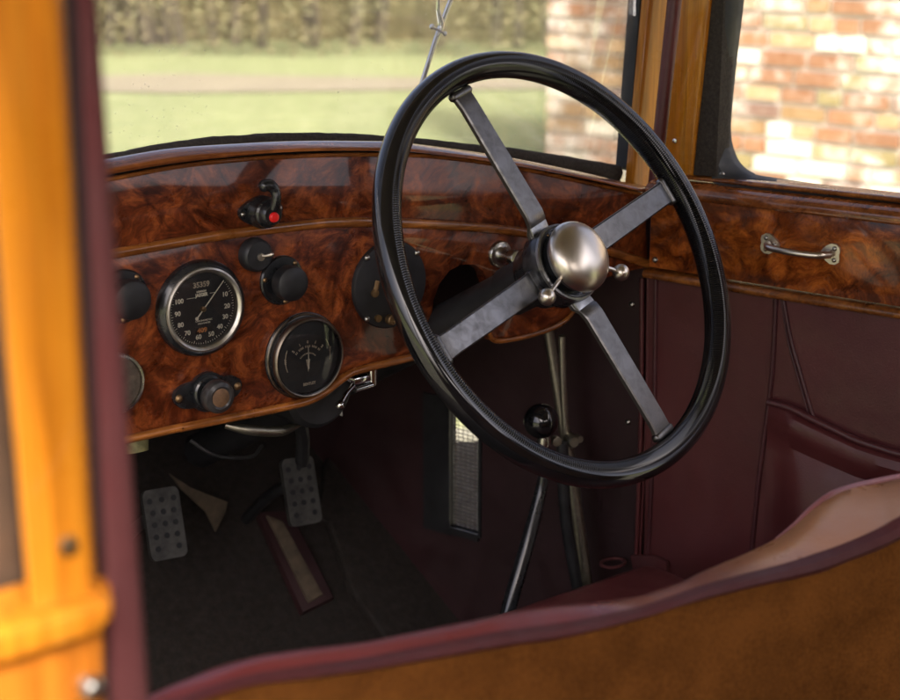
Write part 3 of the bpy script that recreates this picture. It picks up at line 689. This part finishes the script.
# pedals
def pedal(corners, Y, lab):
    P4 = [PY(x, y, Y) for x, y in corners]; P4[0].y += .03; P4[1].y += .03
    P4 = [PY(x, y, Y + (.03 if i < 2 else 0)) for i, (x, y) in enumerate(corners)]
    c = sum(P4, V())/4; ux = ((P4[1]-P4[0])+(P4[2]-P4[3])).normalized(); uy = ((P4[0]-P4[3])+(P4[1]-P4[2])); uy = (uy-ux*uy.dot(ux)).normalized(); uz = ux.cross(uy)
    w = ((P4[1]-P4[0]).length+(P4[2]-P4[3]).length)/2; h = ((P4[0]-P4[3]).length+(P4[1]-P4[2]).length)/2
    root = thing('pedal', c, lab, 'pedal', 'pedals')
    m = Matrix.Translation(c) @ Matrix((ux, uy, uz)).transposed().to_4x4()
    bm = BM(); pts = []; rr = w*.16
    for sx, sy, a0 in ((1,1,0),(-1,1,90),(-1,-1,180),(1,-1,270)):
        for i in range(5):
            t = math.radians(a0+i*22.5); pts.append(V((sx*(w/2-rr)+rr*math.cos(t), sy*(h/2-rr)+rr*math.sin(t), 0)))
    prism(bm, pts, V((0,0,.008)), .0012); obj('pedal_pad', bm, M['pedal'], root, m)
    bm = BM()
    for j in range(5):
        for i in range(3):
            if j == 0 and i == 1: continue
            if j == 4 and i != 1: dx = 1.15
            else: dx = 1
            lathe(bm, [(w*.075,.0078),(w*.075,.0086),(0,.0086)], 10, ((i-1)*w*.29*dx, (j-2)*h*.17, 0))
    obj('pad_hole_shade', bm, M['under'], root, m)  # raised black discs stand in for the shade inside the pad holes
    bm = BM(); tube(bm, [m @ V((0,h*.1,-.002)), m @ V((0,h*.1,-.03)), c+V((0,.10,-.05)), c+V((0,.22,-.16))], [.009,.008,.008,.008], 10, 4); obj('pedal_arm', bm, M['blackm'], root)
pedal([(140,491),(176,486),(184,555),(148,563)], 1.74, 'perforated grey pedal pad beside the door post, the lower of the pair')
pedal([(279,459),(311,456),(318,521),(287,529)], 1.74, 'perforated grey pedal pad hanging above the beige floor strip')
# levers
gl = thing('gear_lever', PY(508, 604, 1.36), 'black gear lever with a glossy ball knob seen through the bottom of the wheel', 'gear lever')
bm = BM(); tube(bm, [PY(545,438,1.40), PY(544,470,1.40), PY(540,495,1.40), PY(527,545,1.39), PY(508,612,1.38), PY(500,660,1.38)], [.0055,.0062,.0075,.0085,.0090,.009], 16, 6); obj('lever_rod', bm, M['black'], gl)
bm = BM(); ball(bm, PY(541,421,1.40), .0205, 40); obj('ball_knob', bm, M['rim'], gl)
bm = BM(); lathe(bm, [(.0075,0),(.0085,.006),(.0065,.014),(0,.014)], 20, PY(544,446,1.40), (0,0,1)); obj('collar', bm, M['chrome_old'], gl)
hb = thing('handbrake_lever', PY(586, 600, 1.46), 'tarnished handbrake lever with thin release rod standing beside the gear lever', 'handbrake')
bm = BM(); tube(bm, [PY(544,300,1.50), PY(550,340,1.50), PY(558,390,1.495), PY(566,440,1.49), PY(575,500,1.48), PY(588,600,1.46), PY(592,640,1.46)], [.0065,.0068,.0070,.0075,.0085,.0090,.009], 14, 5); obj('lever_bar', bm, M['olive'], hb)
bm = BM(); tube(bm, [PY(562,336,1.475), PY(563,380,1.475), PY(566,438,1.475)], .0045, 12); obj('release_rod', bm, M['olive'], hb)
bm = BM(); tube(bm, [PY(562,442,1.465), PY(566,520,1.46), PY(578,590,1.45), PY(584,640,1.45)], .0075, 10, 4); obj('quadrant_bar', bm, M['blackm'], hb)
bm = BM(); lathe(bm, [(.0085,-.005),(.0085,.006),(.006,.010),(0,.010)], 20, PY(571,440,1.465), (-.3,-1,0)); lathe(bm, [(.0045,-.004),(.0045,.006),(0,.006)], 16, PY(578,438,1.465), (-.3,-1,0)); lathe(bm, [(.006,-.004),(.006,.004),(0,.005)], 16, PY(556,441,1.465), (-.3,-1,0)); obj('pivot', bm, M['olive'], hb)
# ================================================================== FRONT SEAT
seat = thing('front_seat', PY(560, 690, .8), 'front seat with tan carpeted back and worn maroon leather top roll with its highlight painted tan', 'seat')
silh = [(120,712),(180,684),(242,660),(300,650),(365,643),(430,630),(505,614),(570,605),(637,598),(675,586),(703,572),(751,551),(785,533),(819,505),(847,490),(881,483),(905,478),(960,470),(1040,468)]
mtop = [(120,722),(180,697),(242,676),(300,666),(365,657),(430,644),(505,630),(570,621),(637,607),(675,595),(703,585),(751,572),(785,563),(819,552),(847,542),(881,527),(905,514),(960,488),(1040,478)]
mbot = [(120,734),(180,709),(242,688),(300,680),(365,671),(430,660),(505,647),(570,637),(637,620),(675,608),(703,600),(751,588),(785,581),(819,573),(847,562),(881,549),(905,537),(960,512),(1040,500)]
n_ = len(silh); SY = lambda i: .75 + .02*math.sin(i/n_*PI)
yA = [SY(i)+.022+.075*max(0, (i-7)/(n_-8))**.8 for i in range(n_)]
A_ = catmull([PY(x, y, yA[i]) for i, (x, y) in enumerate(silh)], 6)
B_ = catmull([PY(x, y, SY(i)) for i, (x, y) in enumerate(mtop)], 6)
C_ = catmull([PY(x, y, SY(i)-.006) for i, (x, y) in enumerate(mbot)], 6)
rows = [[p+V((0,.012,-.30)) for p in A_], [p+V((0,.012,-.03)) for p in A_], [p+V((0,.006,-.007)) for p in A_], A_]
for t in (.2, .4, .6, .8): rows.append([a_.lerp(b_, t)+V((0,0,.004*math.sin(t*PI)+(.002*math.sin(t*PI))*noise.noise(a_*30+V((t*3,0,0))))) for a_, b_ in zip(A_, B_)])
rows.append(B_)
bm = BM(); strip(bm, rows); obj('top_roll', bm, M['seatleather'], seat, center=True)
bm = BM(); strip(bm, [[p+V((0,.001,.0)) for p in B_], [b_.lerp(c_, .3)+V((0,-.005,.001)) for b_, c_ in zip(B_, C_)], [b_.lerp(c_, .7)+V((0,-.005,.001)) for b_, c_ in zip(B_, C_)], C_]); obj('maroon_edge', bm, M['maroon_l'], seat)
bm = BM(); strip(bm, [[p+V((0,.001,0)) for p in C_]]+[[V((p.x, p.y-.002, p.z-(p.z+1.0)*k/8)) for p in C_] for k in range(1, 9)]); obj('carpeted_back', bm, M['suede'], seat)
bm = BM(); tube(bm, [PY(x, y, .86) for x, y in [(778,542),(795,528),(812,511),(830,497),(850,489),(880,482),(905,477),(960,468)]], .0042, 10, 5); obj('piping', bm, leather('pink_piping', (.30,.10,.10), (.42,.17,.16), .35), seat)
bm = BM(); box(bm, (1.16, 1.10, -.885), (.40, .50, .17), .03, seg=4); obj('seat_cushion', bm, M['maroon'], seat)

# ================================================================== NEAR DOOR POST (left, out of focus)
dp = thing('door_post', PY(80, 690, .6), 'blurred yellow varnished wooden door post with maroon trim in the left foreground', 'door post')
YP = .60
bm = BM(); prism(bm, [PY(x, y, YP) for x, y in [(-40,-160),(-22,0),(4,340),(30,622),(98,610),(64,0),(55,-160)]], V((0.0135,.03,0)), .004, 3); obj('wooden_upright', bm, M['oak'], dp)
bm = BM(); prism(bm, [PY(x, y, YP+.012) for x, y in [(52,-160),(62,0),(96,610),(102,760),(130,760),(112,610),(92,0),(84,-160)]], V((0.0090,.02,0)), .001); obj('dark_edge', bm, leather('dark_edge', (.018,.006,.007), (.03,.009,.010), .6), dp)
bm = BM(); prism(bm, [PY(x, y, YP+.006) for x, y in [(68,-160),(77,0),(107,610),(112,760),(154,760),(143,610),(98,0),(88,-160)]], V((0.0099,.022,0)), .004, 4); obj('windlace', bm, M['maroon_p'], dp)
# waist rail with a chamfered top
bm = BM()
t0_ = [PY(-60,650,YP-.02), PY(-10,636,YP-.02), PY(103,612,YP-.02)]
sec = [(-.004,.0), (0,.004),(.002,.0085),(.030,.0085),(.030,-.07),(-.004,-.07)]
prism(bm, [PY(x, y, YP-.012) for x, y in [(-60,652),(104,602),(113,606),(111,620),(99,634),(-60,684)]], V((.018,.04,0)), .0022, 3); obj('waist_rail', bm, M['oak'], dp)
bm = BM(); prism(bm, [PY(x, y, YP-.006) for x, y in [(-60,670),(103,630),(106,800),(-60,800)]], V((.016,.035,0)), .002, 2); obj('lower_board', bm, M['oak_shade'], dp)
bm = BM(); lathe(bm, [(.0042,0),(.004,.0015),(0,.0026)], 18, PY(68,545,YP-.0005), (0,-1,0)); obj('screw', bm, M['brass'], dp)
bm = BM(); lathe(bm, [(.0055,0),(.0055,.003),(.003,.006),(0,.0065)], 18, PY(90,686,YP-.0065), (0,-1,0)); obj('bolt', bm, M['chrome_old'], dp)
bm = BM(); prism(bm, [PY(x, y, YP+.035) for x, y in [(-80,-160),(0,-160),(20,300),(60,660),(-80,660)]], V((0,.01,0)), .001); obj('trim_board', bm, plain('brown_trim_board', (.07,.04,.022), .8, .3, 30), dp)

# ================================================================== UNSEEN CAR SHELL: roof and rear added to keep sky light off the interior
shell = thing('unseen_shell', (.85, .2, -1.1), 'unseen cloth lined roof and maroon rear body, added around the seats to shade the interior', 'unseen car shell')
bm = BM(); box(bm, (.89, .27, .22), (1.50, 2.45, .03), .01); obj('roof', bm, M['roof'], shell)
bm = BM(); box(bm, V((1.64, -.15, -.62)) , (.03, 1.5, .9)); obj('side_panel', bm, M['maroon_d'], shell)
bm = BM(); prism(bm, [V(p) for p in ((.05,-.92,-1.06),(1.65,-.92,-1.06),(1.65,-.92,.2),(1.25,-.92,.2),(1.25,-.92,-.06),(.45,-.92,-.06),(.45,-.92,.2),(.05,-.92,.2))], V((0,-.04,0))); obj('shade_rear_wall', bm, M['maroon'], shell)
bm = BM(); box(bm, (.07, -.66, -.35), (.04, .52, 1.1)); obj('shade_rear_quarter', bm, M['maroon_d'], shell)
bm = BM(); box(bm, (.85, -.45, -1.08), (1.5, .9, .03)); tag(obj('rear_floor', bm, M['carpet'], None, smooth=False), kind='structure')
# bonnet ahead of the windscreen
bm = BM(); rows = []
for j in range(14):
    y = 1.56 + j*.13; hw = .40-.010*j; row = []
    for i in range(25):
        t = -PI/2 + PI*i/24
        x = .66 + hw*math.copysign(abs(math.sin(t))**.55, math.sin(t)); z = -.62 + .275*abs(math.cos(t))**.5
        row.append(V((x, y, z)))
    rows.append(row)
strip(bm, rows); tag(obj('bonnet', bm, M['pale_gloss'], None), 'pale glossy bonnet glimpsed through the windscreen beside the maroon strip', 'bonnet')

# ================================================================== OUTSIDE
GZ = -1.45
def ground_mat(name, a, b, c, s1, s2):
    t = NT(name); n1 = t.noise(s1, 5, .6); n2 = t.noise(s2, 6, .7)
    t.set(Base_Color=t.mix(.5, t.ramp(n1.outputs[0], [(.3, a), (.7, b)]), t.ramp(n2.outputs[0], [(.3, a), (.5, b), (.75, c)])), Roughness=.95); t.bump(n2.outputs[0], .8, .03); return t.m
bm = BM(); bmesh.ops.create_grid(bm, x_segments=4, y_segments=4, size=200); bmesh.ops.translate(bm, vec=(0,0,GZ), verts=bm.verts)
tag(obj('lawn', bm, ground_mat('lawn_grass', (.095,.118,.045), (.150,.170,.068), (.30,.29,.17), .6, 9), None, center=False, smooth=False), kind='structure')
hd = V((math.sin(YAW), math.cos(YAW), 0))
def gstrip(d0, d1, z, s0=-14, s1=14):
    bm = BM(); rows = [[hd*d + R*(s0+(s1-s0)*i/30) + V((0,0,z)) + hd*.35*noise.noise(V((i*.5, d, 0))) for i in range(31)] for d in (d0, d1)]
    strip(bm, rows); return bm
tag(obj('path', gstrip(11.3, 12.0, GZ+.008), ground_mat('bare_path', (.13,.115,.075), (.17,.15,.10), (.22,.20,.15), 2, 14), None), kind='structure')
bm = BM(); bm.faces.new([bm.verts.new(V((math.cos(2*PI*i/40)*4.3, math.sin(2*PI*i/40)*4.3, GZ+.006))) for i in range(40)])
tag(obj('gravel', bm, ground_mat('gravel_drive', (.07,.08,.04), (.18,.17,.13), (.42,.40,.35), 6, 30), None, center=False), kind='structure')
# brick wall
def brickmat():
    t = NT('weathered_brick'); g = t.n('ShaderNodeNewGeometry')
    c = t.ramp(g.outputs['Random Per Island'], [(0,(.20,.080,.032)),(.20,(.25,.105,.042)),(.38,(.24,.14,.055)),(.52,(.20,.16,.055)),(.66,(.36,.23,.11)),(.78,(.66,.60,.48)),(.94,(.15,.08,.06))], 'CONSTANT')
    w = t.ramp(t.noise(2.2, 6, .75).outputs[0], [(.47, 0.0), (.57, .95)])
    w2 = t.ramp(t.noise(14, 4, .7).outputs[0], [(.35, .3), (.65, 1.0)])
    c = t.mix(t.mix(1.0, w, w2, 'MULTIPLY'), c, (.66,.63,.56)); c = t.mix(.12, c, t.ramp(t.noise(25, 4).outputs[0], [(.3,(.2,.15,.08)),(.7,(.65,.55,.4))]))
    t.set(Base_Color=c, Roughness=.9); t.bump(t.noise(60, 4).outputs[0], .5, .004); return t.m
wd = V((.27, -.963, 0)).normalized(); wnn = V((-wd.y*-1, 0, 0))
wnn = V((wd.y, -wd.x, 0))                              # towards the car
P0 = ray(548, 60); P0 = V((P0.x, P0.y, 0)); P0 = P0*(8.0/P0.length)
if wnn.dot(P0) > 0: wnn = -wnn
bwall = thing('brick_wall', P0+V((0,0,GZ)), 'weathered whitewashed brick wall outside the right hand windows', 'wall')
bm = BM(); Lw, Hw = 7.0, 2.9
cw = P0 + wd*Lw/2 - wnn*.16 + V((0,0,GZ+Hw/2)); rotw = Matrix((wd, wnn, V((0,0,1)))).transposed()
box(bm, cw, (Lw, .30, Hw), rot=rotw); obj('mortar', bm, plain('lime_mortar', (.60,.57,.49), .95, .15, 12), bwall, smooth=False)
bm = BM(); z = GZ+.01; row = 0
while z < GZ+Hw-.07:
    s = -.11 if row % 2 else 0.0
    while s < Lw:
        L = random.choice((.195,.195,.195,.095,.15))
        a_ = max(s, 0); b_ = min(s+L, Lw)
        if b_-a_ > .03:
            box(bm, P0 + wd*(a_+b_)/2 + wnn*(-.006+random.uniform(-.003,.004)) + V((0,0,z+.0325+random.uniform(-.002,.002))), (b_-a_, .03, random.uniform(.052,.058)), rot=rotw)
        s += L+.019
    z += .076; row += 1
obj('brickwork', bm, brickmat(), bwall, smooth=False)
# hedge: leaves through a volume, with stems
def leafmat():
    t = NT('hedge_leaves'); g = t.n('ShaderNodeNewGeometry')
    t.set(Base_Color=t.ramp(g.outputs['Random Per Island'], [(0,(.085,.085,.032)),(.3,(.105,.10,.038)),(.6,(.13,.11,.046)),(.85,(.145,.12,.055)),(1,(.095,.105,.04))]), Roughness=.7); return t.m
bm = BM(); rnd = random.Random(3)
hb_ = thing('hedge', hd*13.6+V((0,0,GZ)), 'tall brown and green hedge beyond the lawn, out of focus', 'hedge')
for i in range(70000):
    s = rnd.uniform(-9, 7); z = rnd.uniform(0, 3.0); d = 13.2+abs(rnd.gauss(0,.35))+.35*noise.noise(V((s*.9, z*.8, 2)))
    if noise.noise(V((s*1.1+5, z*1.3, 9))) < -.34 and rnd.random() < .7: continue
    p = hd*d+R*s+V((0,0,GZ+z)); r = rnd.uniform(.012,.032)
    u_ = V((rnd.gauss(0,1), rnd.gauss(0,1), rnd.gauss(0,1))).normalized(); v_ = u_.orthogonal().normalized()
    bm.faces.new([bm.verts.new(p+u_*r), bm.verts.new(p+v_*r*.5), bm.verts.new(p-u_*r), bm.verts.new(p-v_*r*.5)])
obj('foliage', bm, leafmat(), hb_, smooth=False)
bm = BM()
for i in range(70):
    s = rnd.uniform(-9,7); b_ = hd*(13.9+rnd.uniform(0,.4))+R*s+V((0,0,GZ)); tube(bm, [b_, b_+V((rnd.uniform(-.2,.2),rnd.uniform(-.2,.2),1.4)), b_+V((rnd.uniform(-.5,.5),rnd.uniform(-.3,.3),2.9))], [.05,.035,.015], 6)
obj('stems', bm, plain('hedge_stems', (.07,.055,.035), .9, .4, 10), hb_)
bm = BM(); box(bm, hd*14.8+V((0,0,GZ+1.5))-R*1, (17, .5, 3.0), rot=Matrix((R, hd, V((0,0,1)))).transposed()); obj('inner_growth', bm, ground_mat('hedge_core', (.06,.055,.02), (.12,.10,.04), (.18,.14,.07), 1.2, 8), hb_, smooth=False)

# ================================================================== LIFT EVERYTHING SO THE GROUND IS AT ZERO
LIFT = 1.45
for o in list(COL.objects):
    if o.parent is None: o.location.z += LIFT
# ------------------------------------------------------------------ camera, light
cam = bpy.data.cameras.new('camera'); co = bpy.data.objects.new('camera', cam); COL.objects.link(co)
co.matrix_world = Matrix.Translation((0,0,LIFT)) @ Matrix((R, U, -F)).transposed().to_4x4()
cam.sensor_width = 36; cam.lens = FPX/900*36; cam.clip_start = .02; cam.clip_end = 1000
cam.dof.use_dof = True; cam.dof.focus_distance = 1.74; cam.dof.aperture_fstop = 6.6
sc.camera = co
SE, SA = math.radians(50), math.radians(198)          # sun elevation, compass azimuth from +Y clockwise
sd = V((math.sin(SA)*math.cos(SE), math.cos(SA)*math.cos(SE), math.sin(SE)))
L = bpy.data.lights.new('sun', 'SUN'); L.energy = 2.0; L.angle = math.radians(5); L.color = (1,.95,.87)
lo = bpy.data.objects.new('sun', L); COL.objects.link(lo); lo.rotation_euler = sd.to_track_quat('Z', 'Y').to_euler(); lo.location = (0,0,6)
w = bpy.data.worlds.new('World'); sc.world = w; w.use_nodes = True; nt = w.node_tree
bg = nt.nodes['Background']; sky = nt.nodes.new('ShaderNodeTexSky'); sky.sky_type = 'NISHITA'; sky.sun_disc = False
sky.sun_elevation = SE; sky.sun_rotation = SA; sky.air_density = .35; sky.dust_density = 8.0; sky.ozone_density = 0
nt.links.new(sky.outputs[0], bg.inputs[0]); bg.inputs[1].default_value = .15
sc.view_settings.view_transform = 'Standard'; sc.view_settings.look = 'None'; sc.view_settings.gamma = 1; sc.view_settings.exposure = 2.05
sc.render.resolution_x, sc.render.resolution_y = 1024, 796
sc.cycles.max_bounces = 8; sc.cycles.transparent_max_bounces = 12
